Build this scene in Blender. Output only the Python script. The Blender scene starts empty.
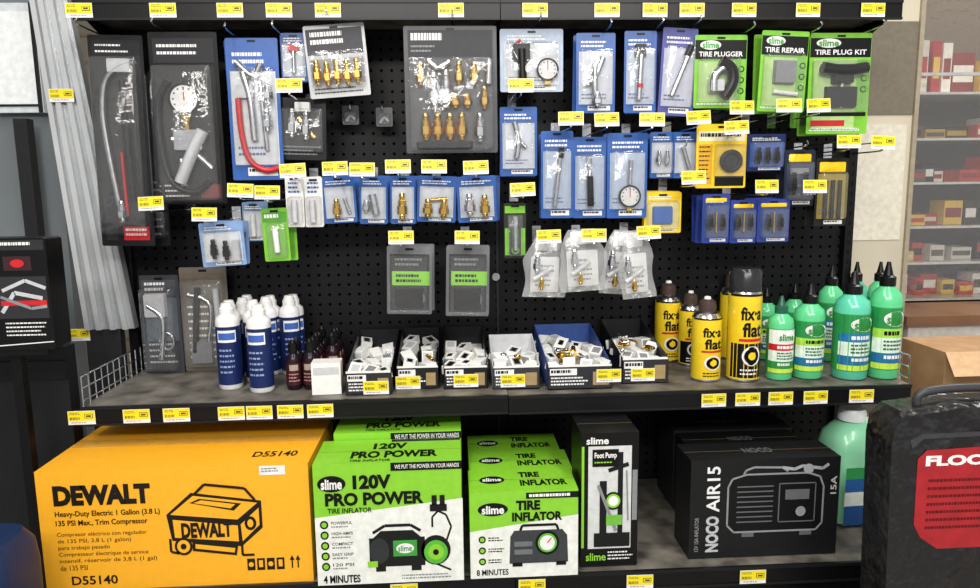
import bpy, math, random
from mathutils import Vector, Matrix
random.seed(7)
rad=math.radians
C=Vector((0,-1.86,1.30)); FP=720.0
a,p,r=rad(3),rad(8.5),rad(.75)
fwd=Vector((math.sin(a)*math.cos(p),math.cos(a)*math.cos(p),-math.sin(p)))
r0=Vector((math.cos(a),-math.sin(a),0)); u0=r0.cross(fwd)
RT=r0*math.cos(r)-u0*math.sin(r); UP=u0*math.cos(r)+r0*math.sin(r)
def ray(px,py): return fwd*FP+RT*(px-490)+UP*(294-py)
def U(px,py,y):
    d=ray(px,py); P=C+d*((y-C.y)/d.y); return P.x,P.z
def G(px,py,z):
    d=ray(px,py); P=C+d*((z-C.z)/d.z); return P.x,P.y
def PJ(x,y,z):
    d=Vector((x,y,z))-C; k=d.dot(fwd); return 490+FP*d.dot(RT)/k,294-FP*d.dot(UP)/k
ZM,ZB=.845,.50
XL,XS,XR=-.80,.118,1.035
# ---------------- materials
def lin(h):
    h=h.lstrip('#'); o=[]
    for i in (0,2,4):
        c=int(h[i:i+2],16)/255; o.append(c/12.92 if c<=.04045 else ((c+.055)/1.055)**2.4)
    return o
MC={}
def M(h,rough=.45,metal=0,noise=.06,scale=60,coat=0,emit=0):
    k=(h,rough,metal,noise,scale,coat,emit)
    if k in MC: return MC[k]
    m=bpy.data.materials.new('mat_'+h.strip('#')); m.use_nodes=True
    nt=m.node_tree; b=nt.nodes['Principled BSDF']; c=lin(h)
    b.inputs['Roughness'].default_value=rough; b.inputs['Metallic'].default_value=metal
    b.inputs['Coat Weight'].default_value=coat
    if sum(c)<.15 and not metal: b.inputs['Specular IOR Level'].default_value=.3
    tc=nt.nodes.new('ShaderNodeTexCoord'); n=nt.nodes.new('ShaderNodeTexNoise'); n.inputs['Scale'].default_value=scale
    cr=nt.nodes.new('ShaderNodeValToRGB')
    cr.color_ramp.elements[0].position=.3; cr.color_ramp.elements[1].position=.7
    cr.color_ramp.elements[0].color=[max(0,x*(1-noise*2)) for x in c]+[1]
    cr.color_ramp.elements[1].color=[min(1,x*(1+noise)) for x in c]+[1]
    nt.links.new(tc.outputs['Object'],n.inputs['Vector']); nt.links.new(n.outputs['Fac'],cr.inputs['Fac'])
    nt.links.new(cr.outputs['Color'],b.inputs['Base Color'])
    MC[k]=m; return m
def clear(name,base=.06,white=.0,rough=.12,mul=.5):
    m=bpy.data.materials.new(name); m.use_nodes=True; nt=m.node_tree; nt.nodes.clear()
    o=nt.nodes.new('ShaderNodeOutputMaterial'); t=nt.nodes.new('ShaderNodeBsdfTransparent'); g=nt.nodes.new('ShaderNodeBsdfGlossy')
    g.inputs['Roughness'].default_value=rough
    tc=nt.nodes.new('ShaderNodeTexCoord'); nz=nt.nodes.new('ShaderNodeTexNoise'); nz.inputs['Scale'].default_value=45
    bp=nt.nodes.new('ShaderNodeBump'); bp.inputs['Strength'].default_value=.5; bp.inputs['Distance'].default_value=.004
    nt.links.new(tc.outputs['Object'],nz.inputs['Vector']); nt.links.new(nz.outputs['Fac'],bp.inputs['Height']); nt.links.new(bp.outputs[0],g.inputs['Normal'])
    d=nt.nodes.new('ShaderNodeBsdfDiffuse'); d.inputs['Color'].default_value=(.85,.87,.9,1)
    lw=nt.nodes.new('ShaderNodeLayerWeight'); lw.inputs['Blend'].default_value=.25
    ma=nt.nodes.new('ShaderNodeMath'); ma.operation='MULTIPLY_ADD'; ma.inputs[1].default_value=mul; ma.inputs[2].default_value=base
    m1=nt.nodes.new('ShaderNodeMixShader'); m2=nt.nodes.new('ShaderNodeMixShader')
    m1.inputs[0].default_value=white
    L=nt.links.new
    L(t.outputs[0],m1.inputs[1]); L(d.outputs[0],m1.inputs[2])
    L(lw.outputs['Fresnel'],ma.inputs[0]); L(ma.outputs[0],m2.inputs[0]); L(m1.outputs[0],m2.inputs[1]); L(g.outputs[0],m2.inputs[2])
    L(m2.outputs[0],o.inputs[0]); return m
CLR=clear('clear_plastic',.035,.01,.09,.45); BAG=clear('poly_bag',.07,.22,.2); GLS=clear('case_glass',.1,.02,.03,.5)
WH=M('#ececec'); BK=M('#0c0c0e',.35); DK=M('#17181b',.4); BL=M('#2a5aa6',.35); NV=M('#1a2a5c',.35); GR=M('#7cc437',.35); YE=M('#f4cc14',.35)
CH=M('#dfe1e6',.2,1,.08); BR=M('#e0ba66',.22,1,.1); RD=M('#c8202a',.35); GY=M('#85878c',.5); LG=M('#c4c6ca',.45)
# ---------------- mesh builder
TC={}
def tmesh(s,bold):
    k=(s,bold)
    if k in TC: return TC[k]
    c=bpy.data.curves.new('t','FONT'); c.body=s; c.size=1; c.resolution_u=3; c.offset=bold
    o=bpy.data.objects.new('t',c); bpy.context.collection.objects.link(o)
    dg=bpy.context.evaluated_depsgraph_get()
    me=bpy.data.meshes.new_from_object(o.evaluated_get(dg))
    v=[(q.co.x,q.co.y) for q in me.vertices]; f=[tuple(q.vertices) for q in me.polygons]
    bpy.data.objects.remove(o); bpy.data.curves.remove(c); bpy.data.meshes.remove(me)
    xs=[q[0] for q in v]; ys=[q[1] for q in v]; X0,X1,Y0,Y1=min(xs),max(xs),min(ys),max(ys)
    v=[((q[0]-X0)/(X1-X0),(q[1]-Y0)/(Y1-Y0)) for q in v]
    TC[k]=(v,f); return TC[k]
class MB:
    def __init__(s): s.v=[];s.f=[];s.m=[];s.mats=[]
    def add(s,vs,fs,mat,T=None):
        if mat not in s.mats: s.mats.append(mat)
        i=s.mats.index(mat); n=len(s.v)
        for q in vs:
            q=Vector(q); s.v.append(T@q if T else q)
        for f in fs: s.f.append([n+k for k in f]); s.m.append(i)
    def box(s,x0,x1,y0,y1,z0,z1,mat,T=None):
        s.add([(x0,y0,z0),(x1,y0,z0),(x1,y1,z0),(x0,y1,z0),(x0,y0,z1),(x1,y0,z1),(x1,y1,z1),(x0,y1,z1)],
          [(3,2,1,0),(4,5,6,7),(0,1,5,4),(1,2,6,5),(2,3,7,6),(3,0,4,7)],mat,T)
    def prism(s,pts,yb,yf,mat,inset=1.0,T=None):
        n=len(pts); cx=sum(q[0] for q in pts)/n; cz=sum(q[1] for q in pts)/n
        vs=[(cx+(q[0]-cx)*inset,yf,cz+(q[1]-cz)*inset) for q in pts]+[(q[0],yb,q[1]) for q in pts]
        fs=[tuple(range(n)),tuple(range(2*n-1,n-1,-1))]
        for i in range(n):
            j=(i+1)%n; fs.append((i,n+i,n+j,j))
        s.add(vs,fs,mat,T)
    def rr(s,x0,x1,z0,z1,r,yb,yf,mat,inset=1.0,T=None):
        r=min(r,(x1-x0)/2.01,(z1-z0)/2.01); pts=[]
        for cx,cz,a0 in ((x1-r,z0+r,-90),(x1-r,z1-r,0),(x0+r,z1-r,90),(x0+r,z0+r,180)):
            for k in range(5):
                t=rad(a0+k*22.5); pts.append((cx+r*math.cos(t),cz+r*math.sin(t)))
        s.prism(pts,yb,yf,mat,inset,T)
    def dome(s,x0,x1,z0,z1,r,yb,yf,mat):
        ym=yf+(yb-yf)*.25; s.rr(x0,x1,z0,z1,r,yb,ym,mat,.97)
        cx,cz=(x0+x1)/2,(z0+z1)/2
        k=.97; s.rr(cx+(x0-cx)*k,cx+(x1-cx)*k,cz+(z0-cz)*k,cz+(z1-cz)*k,r,ym,yf,mat,.9)
    def loft(s,prof,mat,seg=20,T=None,cap=True):
        vs=[];fs=[]
        for z,rx,ry,n in prof:
            for k in range(seg):
                t=2*math.pi*k/seg; c,q=math.cos(t),math.sin(t)
                vs.append((rx*math.copysign(abs(c)**(2/n),c),ry*math.copysign(abs(q)**(2/n),q),z))
        for i in range(len(prof)-1):
            for k in range(seg):
                j=(k+1)%seg; fs.append((i*seg+k,i*seg+j,(i+1)*seg+j,(i+1)*seg+k))
        if cap:
            fs.append(tuple(range(seg-1,-1,-1))); b=(len(prof)-1)*seg; fs.append(tuple(range(b,b+seg)))
        s.add(vs,fs,mat,T)
    def lathe(s,prof,mat,seg=20,T=None,cap=True): s.loft([(z,q,q,2) for q,z in prof],mat,seg,T,cap)
    def tube(s,pts,rr,mat,seg=8,smooth=True):
        pts=[Vector(q) for q in pts]
        if smooth and len(pts)>2:
            o=[]
            for i in range(len(pts)-1):
                P0=pts[max(0,i-1)];P1=pts[i];P2=pts[i+1];P3=pts[min(len(pts)-1,i+2)]
                for k in range(5):
                    t=k/5; o.append(.5*((2*P1)+(P2-P0)*t+(2*P0-5*P1+4*P2-P3)*t*t+(3*P1-P0-3*P2+P3)*t**3))
            o.append(pts[-1]); pts=o
        vs=[];fs=[];n=len(pts); ref=None
        for i in range(n):
            d=(pts[min(n-1,i+1)]-pts[max(0,i-1)]).normalized()
            if ref is None: ref=Vector((0,1,0)) if abs(d.y)<.9 else Vector((1,0,0))
            e=(ref-d*ref.dot(d)).normalized(); ref=e; g=d.cross(e)
            for k in range(seg):
                t=2*math.pi*k/seg; vs.append(pts[i]+e*math.cos(t)*rr+g*math.sin(t)*rr)
        for i in range(n-1):
            for k in range(seg):
                j=(k+1)%seg; fs.append((i*seg+k,i*seg+j,(i+1)*seg+j,(i+1)*seg+k))
        fs.append(tuple(range(seg-1,-1,-1))); fs.append(tuple(range((n-1)*seg,n*seg)))
        s.add(vs,fs,mat)
    def text(s,t,fn,mat,bold=.0):
        v,f=tmesh(t,bold); s.add([fn(*q) for q in v],f,mat)
    def build(s,name,par=None,loc=(0,0,0),rot=(0,0,0),**kw):
        me=bpy.data.meshes.new(name); me.from_pydata([tuple(q) for q in s.v],[],s.f)
        for m in s.mats: me.materials.append(m)
        me.polygons.foreach_set('material_index',s.m); me.polygons.foreach_set('use_smooth',[True]*len(s.f))
        me.update(); me.set_sharp_from_angle(angle=rad(38))
        return mk(name,me,par,loc,rot,**kw)
def mk(name,data,par=None,loc=(0,0,0),rot=(0,0,0),**kw):
    o=bpy.data.objects.new(name,data); bpy.context.scene.collection.objects.link(o)
    o.location=loc; o.rotation_euler=rot
    if par: o.parent=par
    for k,v in kw.items():
        if v: o[k]=v
    return o
def thing(name,label,cat,loc,rot=(0,0,0),group=None):
    o=mk(name,None,None,loc,rot,label=label,category=cat,group=group); o.empty_display_size=.02; return o
class Art:
    """flat or wrapped printing on a face"""
    def __init__(s,mb,bb,w,h,yf=0,R=None): s.mb=mb; s.x0,s.y0,s.x1,s.y1=bb; s.w=w;s.h=h;s.yf=yf;s.R=R; s.s=w/(s.x1-s.x0)
    def loc(s,px,py): return ((px-s.x0)/(s.x1-s.x0)-.5)*s.w,(s.y1-py)/(s.y1-s.y0)*s.h
    def pt(s,px,py,L=1):
        x,z=s.loc(px,py)
        if s.R: R=s.R+.0004*L; return Vector((R*math.sin(x/s.R),-R*math.cos(x/s.R),z))
        return Vector((x,s.yf-.0004*L,z))
    def rect(s,a,b,c,d,mat,L=1):
        n=8 if s.R else 1
        for i in range(n):
            p0=a+(c-a)*i/n;p1=a+(c-a)*(i+1)/n
            s.mb.add([s.pt(p0,d,L),s.pt(p1,d,L),s.pt(p1,b,L),s.pt(p0,b,L)],[(0,1,2,3)],mat)
    def text(s,t,a,b,c,d,mat,L=2,bold=.0): s.mb.text(t,lambda u,v:s.pt(a+(c-a)*u,d+(b-d)*v,L),mat,bold)
    def poly(s,pts,mat,L=1):
        q=[s.pt(x,y,L) for x,y in pts]
        ar=sum(pts[i][0]*pts[(i+1)%len(pts)][1]-pts[(i+1)%len(pts)][0]*pts[i][1] for i in range(len(pts)))
        if ar>0: q=q[::-1]
        s.mb.add(q,[tuple(range(len(q)))],mat)
    def disc(s,cx,cy,r,mat,L=1,ry=None,n=24): s.poly([(cx+r*math.cos(2*math.pi*k/n),cy+(ry or r)*math.sin(2*math.pi*k/n)) for k in range(n)],mat,L)
    def stroke(s,pts,w,mat,L=2,close=False):
        if close: pts=list(pts)+[pts[0]]
        for (x0,y0),(x1,y1) in zip(pts,pts[1:]):
            l=math.hypot(x1-x0,y1-y0) or 1; dx,dy=(x1-x0)/l*w/2,(y1-y0)/l*w/2
            s.poly([(x0-dy,y0+dx),(x1-dy,y1+dx),(x1+dy,y1-dx),(x0+dy,y0-dx)],mat,L)
    def bars(s,a,b,c,d,n,mat,L=2,fill=.45):
        hh=(d-b)/n
        for i in range(n):
            x=a
            end=c-(c-a)*random.uniform(0,.3)
            while x<end:
                w=min(random.uniform(1,3.5),end-x); s.rect(x,b+i*hh,x+w,b+i*hh+hh*fill,mat,L); x+=w+.7
# ---------------- structure
def pegmat():
    m=bpy.data.materials.new('pegboard_black'); m.use_nodes=True; nt=m.node_tree; b=nt.nodes['Principled BSDF']; L=nt.links.new; N=nt.nodes.new
    tc=N('ShaderNodeTexCoord'); sc=N('ShaderNodeVectorMath'); sc.operation='SCALE'; sc.inputs['Scale'].default_value=1/.0254
    fr=N('ShaderNodeVectorMath'); fr.operation='FRACTION'; sb=N('ShaderNodeVectorMath'); sb.operation='SUBTRACT'; sb.inputs[1].default_value=(.5,.5,.5)
    mu=N('ShaderNodeVectorMath'); mu.operation='MULTIPLY'; mu.inputs[1].default_value=(1,0,1)
    ln=N('ShaderNodeVectorMath'); ln.operation='LENGTH'; lt=N('ShaderNodeMath'); lt.operation='LESS_THAN'; lt.inputs[1].default_value=.15
    mx=N('ShaderNodeMix'); mx.data_type='RGBA'; mx.inputs['A'].default_value=(.0075,.0075,.009,1); mx.inputs['B'].default_value=(.0,.0,.0,1)
    iv=N('ShaderNodeMath'); iv.operation='MULTIPLY_ADD'; iv.inputs[1].default_value=-.2; iv.inputs[2].default_value=.22
    L(tc.outputs['Object'],sc.inputs[0]);L(sc.outputs[0],fr.inputs[0]);L(fr.outputs[0],sb.inputs[0]);L(sb.outputs[0],mu.inputs[0]);L(mu.outputs[0],ln.inputs[0]);L(ln.outputs['Value'],lt.inputs[0]);L(lt.outputs[0],mx.inputs['Factor']);L(mx.outputs['Result'],b.inputs['Base Color'])
    L(lt.outputs[0],iv.inputs[0]); L(iv.outputs[0],b.inputs['Specular IOR Level'])
    b.inputs['Roughness'].default_value=.42; return m
PEG=pegmat()
def st(name,x0,x1,y0,y1,z0,z1,mat):
    m=MB(); m.box(x0,x1,y0,y1,z0,z1,mat); return m.build(name,kind='structure')
st('floor',-3,5,-4,4,-.05,0,M('#8d8880',.4,0,.12,6))
st('ceiling',-3,5,-4,4,3.2,3.25,M('#d8d8d4',.8))
def siding():
    m=bpy.data.materials.new('cream_siding'); m.use_nodes=True; nt=m.node_tree; b=nt.nodes['Principled BSDF']; N=nt.nodes.new;L=nt.links.new
    tc=N('ShaderNodeTexCoord'); w=N('ShaderNodeTexWave'); w.bands_direction='Z'; w.wave_profile='SAW'; w.inputs['Scale'].default_value=2.2
    cr=N('ShaderNodeValToRGB'); cr.color_ramp.elements[0].color=(.33,.27,.2,1); cr.color_ramp.elements[1].color=(.56,.49,.4,1); cr.color_ramp.elements[1].position=.2
    L(tc.outputs['Object'],w.inputs['Vector']);L(w.outputs['Fac'],cr.inputs['Fac']);L(cr.outputs['Color'],b.inputs['Base Color']); b.inputs['Roughness'].default_value=.7; return m
st('wall_back',-3,5,2.4,2.5,0,3.2,siding())
st('wall_left',-3.05,-3,-4,2.5,0,3.2,M('#a9acae',.7))
for x0,x1 in ((XL+.001,XS-.003),(XS+.003,XR-.005)):
    m=MB(); m.box(x0,x1,0,.010,.1,1.95,PEG)
    m.build('pegboard_panel',label='black perforated pegboard back panel of a store gondola',category='pegboard',group='pegboard panels')
for x in (XL-.012,XS,XR+.008):
    m=MB(); 
    if x==XS: m.box(x-.012,x+.012,.011,.05,0,1.98,BK); m.box(x-.0025,x+.0025,.001,.011,.1,1.95,M('#2e2f33'))
    else:
        m.box(x-.011,x+.011,-.02,.05,0,1.98,BK)
        for k in range(70): m.box(x-.003,x+.003,-.0206,-.0199,.12+k*.0254,.132+k*.0254,M('#000000',.8))
    m.build('gondola_upright',label='black slotted steel upright post beside the pegboard',category='shelf upright',group='gondola uprights')
SH=M('#6f6a62',.5,0,.35,16)
def tagmesh(v):
    m=MB(); A=Art(m,(0,0,26,14),.056,.030,-.001)
    m.box(-.028,.028,-.001,0,0,.030,WH); A.rect(.3,.3,25.7,10.2,M('#f0dc1e',.4,0,.02),1)
    random.seed(v); A.bars(2,1.6,12,4.4,2,M('#6a6a30'),2); A.rect(16,3,24,7.6,M('#5a5420'),2); A.rect(16.6,3.6,23.4,7,M('#f0dc1e',.4,0,.02),3); A.rect(17.6,4.4,22.4,6.2,M('#4a4a20'),4)
    for k in range(7): A.rect(2+k*1.4,6.2,2.5+k*1.4+random.random()*.4,9,M('#4a4a28'),2)
    A.bars(3,11.4,22,12.8,1,M('#888888'),2); return m
o=tagmesh(3).build('price_tag'); TAG=o.data; bpy.data.objects.remove(o)
o=tagmesh(9).build('price_tag'); TAG2=o.data; bpy.data.objects.remove(o)
def shelf(x0,x1,yf,z,tags=(),lab='black steel gondola shelf with dusty grey deck'):
    xm=(x0+x1)/2
    R=thing('gondola_shelf',lab,'shelf',(xm,0,z),group='steel gondola shelves'); w=(x1-x0)/2-.001
    m=MB(); m.box(-w,w,yf+.004,-.001,-.02,0,SH); m.build('shelf_deck',R,label='dusty worn grey shelf deck')
    m=MB(); m.box(-w,w,yf,yf+.004,-.042,.001,BK); m.box(-w,w,yf-.003,yf,-.006,.001,DK); m.box(-w,w,yf-.003,yf,-.042,-.037,DK)
    m.build('price_rail',R)
    for sx in (-w+.002,w-.002):
        m=MB(); m.add([(sx-.001,-.3 if yf<-.3 else -.18,-.021),(sx-.001,-.002,-.021),(sx-.001,-.002,-.07),(sx-.001,-.02,-.07),(sx+.001,-.3 if yf<-.3 else -.18,-.021),(sx+.001,-.002,-.021),(sx+.001,-.002,-.07),(sx+.001,-.02,-.07)],[(0,1,2,3),(7,6,5,4),(0,4,5,1),(1,5,6,2),(2,6,7,3),(3,7,4,0)],BK)
        m.build('shelf_bracket',R)
    for px,py in tags:
        tx,_=U(px,py,yf-.004)
        if x0<=tx<=x1: mk('price_tag',random.choice((TAG,TAG2)),R,(tx-xm,yf-.0035,-.037),(0,0,rad(random.uniform(-1.5,1.5))),label='yellow and white price tag')
YF=-.33; YB=-.47
T1=((81,411),(136,410),(176,409),(231,408),(259,407),(290,406),(320,405),(714,394),(748,393),(781,392),(816,391),(862,388))
T2=((404,586),(532,581),(640,578),(753,574))
T3=[(q,12) for q in (79,163,230,279,328,451,535,607,655,692,744,808,873)]
shelf(XL,XS,YF,ZM,T1); shelf(XS,XR,YF,ZM-.002,T1)
shelf(XL,XS,YB,ZB,T2); shelf(XS,XR,YB,ZB-.002,T2)
zt0=U(490,20,-.2)[1]+.042
shelf(XL,XS,-.2,zt0,T3,lab='black steel upper gondola shelf with price tags'); shelf(XS,XR,-.2,zt0,T3,lab='black steel upper gondola shelf with price tags')
m=MB(); m.box(XL,XR,YB+.03,YB+.04,0,ZB-.05,BK); m.box(XL,XR,YB+.04,-.03,.02,.06,BK); m.build('kick_plate',label='black steel base kick plate under the bottom shelf',category='shelf base')
# ---------------- hooks
def hookmesh(L):
    m=MB(); m.tube([(0,0,0),(0,-L+.02,0),(0,-L+.006,.006),(0,-L+.004,.012)],.0019,CH,6)
    m.tube([(0,0,.02),(0,-L,.02)],.0016,CH,6,False); m.box(-.011,.011,-.004,0,-.012,.03,CH); return m
HK={}
def hook(px,py,T=-.245):
    x,z=U(px,py,T)
    if T not in HK:
        o=hookmesh(-T).build('x'); HK[T]=o.data; HK[T].name='peg_hook'; bpy.data.objects.remove(o)
    h=mk('peg_hook',HK[T],None,(x,0,z-.02),(0,0,0),label='chrome wire scan hook with yellow price tag',category='peg hook',group='pegboard hooks')
    mk('price_tag',random.choice((TAG,TAG2)),h,(0,T-.001,.004),(rad(-6),rad(random.uniform(-3,3)),rad(random.uniform(-6,6))))
for q in ((289,85),(521,85),(571,118),(607,119),(652,119),(699,117),(742,107),(789,105),(819,105),(240,190),(267,192),(293,170),(335,168),(362,169),(398,166),(434,166),(476,167),(151,203),(204,214),(523,189),(401,237),(467,237),(549,236),(594,235),(649,232),(694,177),(737,127),(767,186),(815,186),(849,141),(883,142)): hook(*q)
def barehook(px,py,L=.2):
    x,z=U(px,py,-.02)
    m=MB(); m.box(-.011,.011,-.004,0,-.012,.014,CH); m.tube([(0,0,0),(0,-L,0),(0,-L-.012,.012)],.002,CH,6)
    m.build('peg_hook',None,(x,0,z),label='plain chrome wire peg hook',category='peg hook',group='pegboard hooks')
for q,L in (((353,112),.06),((384,113),.06),((118,42),.2),((185,42),.2),((250,46),.2),((292,44),.2),((340,32),.2),((452,34),.2),((531,36),.2),((594,42),.2),((640,40),.2),((674,38),.2),((722,44),.2),((782,44),.2),((838,42),.2),((770,150),.2),((664,150),.18)): barehook(*q,L)
for px,py in ((342,104),(376,106)):
    x,z=U(px+8,py+20,-.075); m=MB(); m.rr(-.02,.02,0,.045,.004,0,-.001,M('#5a5c60')); m.dome(-.015,.015,.004,.03,.004,-.001,-.01,CLR); m.tube([(-.01,-.004,.008),(0,-.004,.02),(.01,-.004,.012)],.003,LG)
    m.build('blister_pack',None,(x,-.058,z),label='tiny clear blister pack with small valve part',category='hardware package')
# ---------------- packages
def i_gauge(A,R,yf,px,py,r):
    x,z=A.loc(px,py); r*=A.s; m=MB(); T=Matrix.Translation((x,yf,z))@Matrix.Rotation(rad(90),4,'X')
    m.lathe([(r*.9,0),(r,.003),(r,.011),(r*.86,.013),(r*.84,.010)],BK,24,T,False)
    m.lathe([(r*.86,.0),(r*.86,.0102)],WH,24,T)
    m.box(x-r*.03,x+r*.05,yf-.0108,yf-.0104,z-r*.1,z+r*.65,RD)
    for k in range(9):
        t=rad(-30+k*30); m.box(x+math.cos(t)*r*.68-r*.05,x+math.cos(t)*r*.68+r*.05,yf-.0108,yf-.0104,z+math.sin(t)*r*.68-r*.05,z+math.sin(t)*r*.68+r*.05,BK)
    m.box(x-r*.25,x+r*.25,yf-.008,yf-.002,z-r*1.35,z-r*.9,BR)
    m.build('dial_gauge',R)
def i_t(A,R,yf,name,mat,rp,*pts):
    m=MB(); rr=rp*A.s; m.tube([(A.loc(*q)[0],yf-rr-.001,A.loc(*q)[1]) for q in pts],rr,mat,10); m.build(name,R)
FIT={}
def fit_data(mat):
    if mat not in FIT:
        m=MB(); m.lathe([(.55,0),(.55,.04),(.62,.05),(.55,.07),(.62,.09),(.55,.11),(.62,.14),(.55,.2)],mat,12); m.lathe([(1.0,.2),(1.0,.5)],mat,6); m.lathe([(.7,.5),(.8,.54),(.8,.72),(.55,.76),(.55,.84),(.65,.88),(.5,1)],mat,12)
        o=m.build('x'); FIT[mat]=o.data; FIT[mat].name='fitting'; bpy.data.objects.remove(o)
    return FIT[mat]
def i_f(A,R,yf,mat,rp,lp,*pts):
    for px,py in pts:
        x,z=A.loc(px,py+lp/2); o=mk('brass_fitting' if mat==BR else 'metal_fitting',fit_data(mat),R,(x,yf-rp*A.s-.001,z),(0,0,0)); o.scale=(rp*A.s,rp*A.s,lp*A.s)
def i_b(A,R,yf,name,mat,a,b,c,d,dep=.008,rd=.003):
    m=MB(); x0,z1=A.loc(a,b); x1,z0=A.loc(c,d); m.rr(x0,x1,z0,z1,rd,yf,yf-dep,mat,.92); m.build(name,R)
def i_ring(A,R,yf,name,mat,px,py,r,rp):
    n=16; i_t(A,R,yf,name,mat,rp,*[(px+r*math.cos(2*math.pi*k/n),py+r*math.sin(2*math.pi*k/n)) for k in range(n+1)])
IT={'g':i_gauge,'t':i_t,'f':i_f,'b':i_b,'r':i_ring}
def pack(bb,y,card,label,art=None,items=(),bl=None,th=.02,name='blister_pack',cat='hardware package',grp='carded hardware on peg hooks',tilt=0,yaw=0,base=None,lean=0,corner=.004,behind=0):
    x0,y0,x1,y1=bb; xm,ym=(x0+x1)/2,(y0+y1)/2
    xa=U(x0,ym,y)[0];xb=U(x1,ym,y)[0];zt=U(xm,y0,y)[1];zb=U(xm,y1,y)[1]; w=xb-xa;h=zt-zb
    if base is not None: zb=base; h=zt-zb
    R=thing(name,label,cat,((xa+xb)/2,y,zb),(rad(lean),rad(tilt),rad(yaw)),grp)
    m=MB(); m.rr(-w/2,w/2,0,h,corner,0,-.0012,card); A=Art(m,bb,w,h,-.0012)
    A.rect(xm-4,y0+2,xm+4,y0+4,BK,3)
    if art: art(A)
    m.build('backing_card',R)
    for it in items: IT[it[0]](A,R,-.0016,*it[1:])
    if bl:
        m=MB(); a,b,c,d=bl; X0,Z1=A.loc(a,b);X1,Z0=A.loc(c,d)
        m.dome(X0,X1,Z0,Z1,.006,-.0022,-th,CLR); m.build('clear_blister',R,label='clear plastic blister bubble')
    for k in range(behind):
        m=MB(); m.rr(-w/2,w/2,0,h,corner,0,-.0012,card); m.rr(-w/2+.006,w/2-.006,.006,h*.75,.004,-.0013,-.012,CLR,.94)
        m.build('blister_pack',None,((xa+xb)/2+random.uniform(-.006,.010),min(-.004,y+.028*(k+1)+.008),zb+random.uniform(-.003,.003)),(0,rad(random.uniform(-2,2)),0),label=label,category=cat,group=grp)
    return R
IN=M('#d3dae6'); IM=M('#b4c3dc')
def blue_art(bb,inner):
    x0,y0,x1,y1=bb
    def f(A):
        W=x1-x0;H=y1-y0
        A.rect(x0+W*.07,y0+H*.23,x1-W*.07,y1-H*.11,inner,1)
        A.bars(x0+W*.12,y0+H*.1,x1-W*.12,y0+H*.2,2,WH,2,.5); A.rect(x0+W*.3,y1-H*.09,x1-W*.12,y1-H*.03,WH,2); A.bars(x0+W*.33,y1-H*.08,x1-W*.15,y1-H*.04,1,BK,3,.5)
        if H>55: A.bars(x0+W*.14,y1-H*.24,x1-W*.2,y1-H*.15,2,M('#4a6aa0'),2,.4)
    return f
def bpack(bb,y,label,items,frame=BL,inner=IN,**k):
    x0,y0,x1,y1=bb;W=x1-x0;H=y1-y0
    return pack(bb,y,frame,label,blue_art(bb,inner),items,(x0+W*.08,y0+H*.2,x1-W*.08,y1-H*.1),**k)
def art1(A):
    A.rect(96,40,144,62,M('#222226'),1); A.bars(100,44,135,56,2,WH,2,.3); A.rect(116,226,142,240,RD,1); A.bars(118,228,140,238,2,WH,2)
    A.rect(98,196,110,240,M('#2a2a2e'),1)
pack((93,35,147,246),-.15,DK,'long black clamshell with chrome tyre inflator wand and red print',art1,
 [('t','air_wand',CH,3,(138,62),(124,66),(110,80),(105,110),(108,150),(116,210)),('t','grip',BK,4,(126,80),(128,150),(130,200)),('b','trigger_head',LG,112,58,136,72,.014),('t','inner_rod',RD,1.5,(120,150),(122,215)),('f',CH,5,22,(118,210))],(97,55,144,235),.035,tilt=1)
pack((130,60,164,246),-.11,BK,'long black carded hand tool',lambda A:A.bars(134,180,160,240,8,GY,2,.3),[('t','tool_shaft',CH,1.5,(152,75),(150,200))],(132,70,162,238))
def art2(A):
    A.rect(158,38,218,62,M('#26262b'),1); A.bars(162,44,208,58,2,WH,2,.4); A.bars(160,184,190,200,3,WH,2,.3); A.rect(196,184,216,198,M('#7a2a24'),1)
pack((154,32,222,204),-.17,BK,'black clamshell holding a dial tyre gauge inflator gun with hose',art2,
 [('g',187,98,16),('t','gauge_stem',BR,3,(187,116),(188,134)),('t','inflator_handle',LG,6,(204,130),(192,152),(178,182)),('t','trigger_lever',CH,3,(172,138),(190,148),(210,168)),('t','rubber_hose',M('#232327',.3),3,(172,80),(161,100),(160,140),(168,180),(190,192),(208,180)),('b','inflator_body',CH,174,128,204,150,.018),('f',CH,4,20,(180,168))],(158,64,218,202),.035)
bpack((229,38,281,180),-.165,'blue carded double foot air chuck with red hose',[('t','red_hose',RD,3,(240,98),(241,130),(247,158),(262,170),(277,168)),('t','air_chuck',CH,3.5,(246,72),(252,100),(254,140)),('t','air_chuck',CH,3.5,(264,64),(256,76),(240,62)),('b','chrome_clip',LG,238,84,256,98,.012),('f',CH,5,22,(268,120),(270,92)),('t','lug_rod',CH,2.5,(262,80),(266,150))],inner=M('#dfe3ea'),behind=1)
bpack((281,33,307,82),-.15,'small blue carded valve tool',[('t','valve_tool',CH,2,(294,48),(294,74)),('b','knob',RD,289,44,300,52,.01)],behind=1)
def art5(A): A.rect(311,28,367,54,M('#3c3d43'),1); A.bars(315,31,350,46,2,WH,2,.6); A.rect(313,58,366,84,M('#8d9096'),1); A.bars(314,87,364,95,2,BK,2,.4)
pack((309,24,370,97),-.175,LG,'clear clamshell of five brass air fittings',art5,[('f',BR,4.6,23,(319,72),(329,74),(339,73),(349,74),(359,73))],(312,50,367,88),tilt=-4)
pack((279,98,325,160),-.15,DK,'dark clamshell with chrome couplers',lambda A:A.bars(282,146,322,157,3,GY,2,.4),[('f',CH,5,28,(292,124),(306,126)),('t','air_nipple',BR,2.5,(298,118),(314,138)),('b','tip',WH,294,102,310,112,.008)],(281,108,323,152),tilt=2,behind=1)
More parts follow.
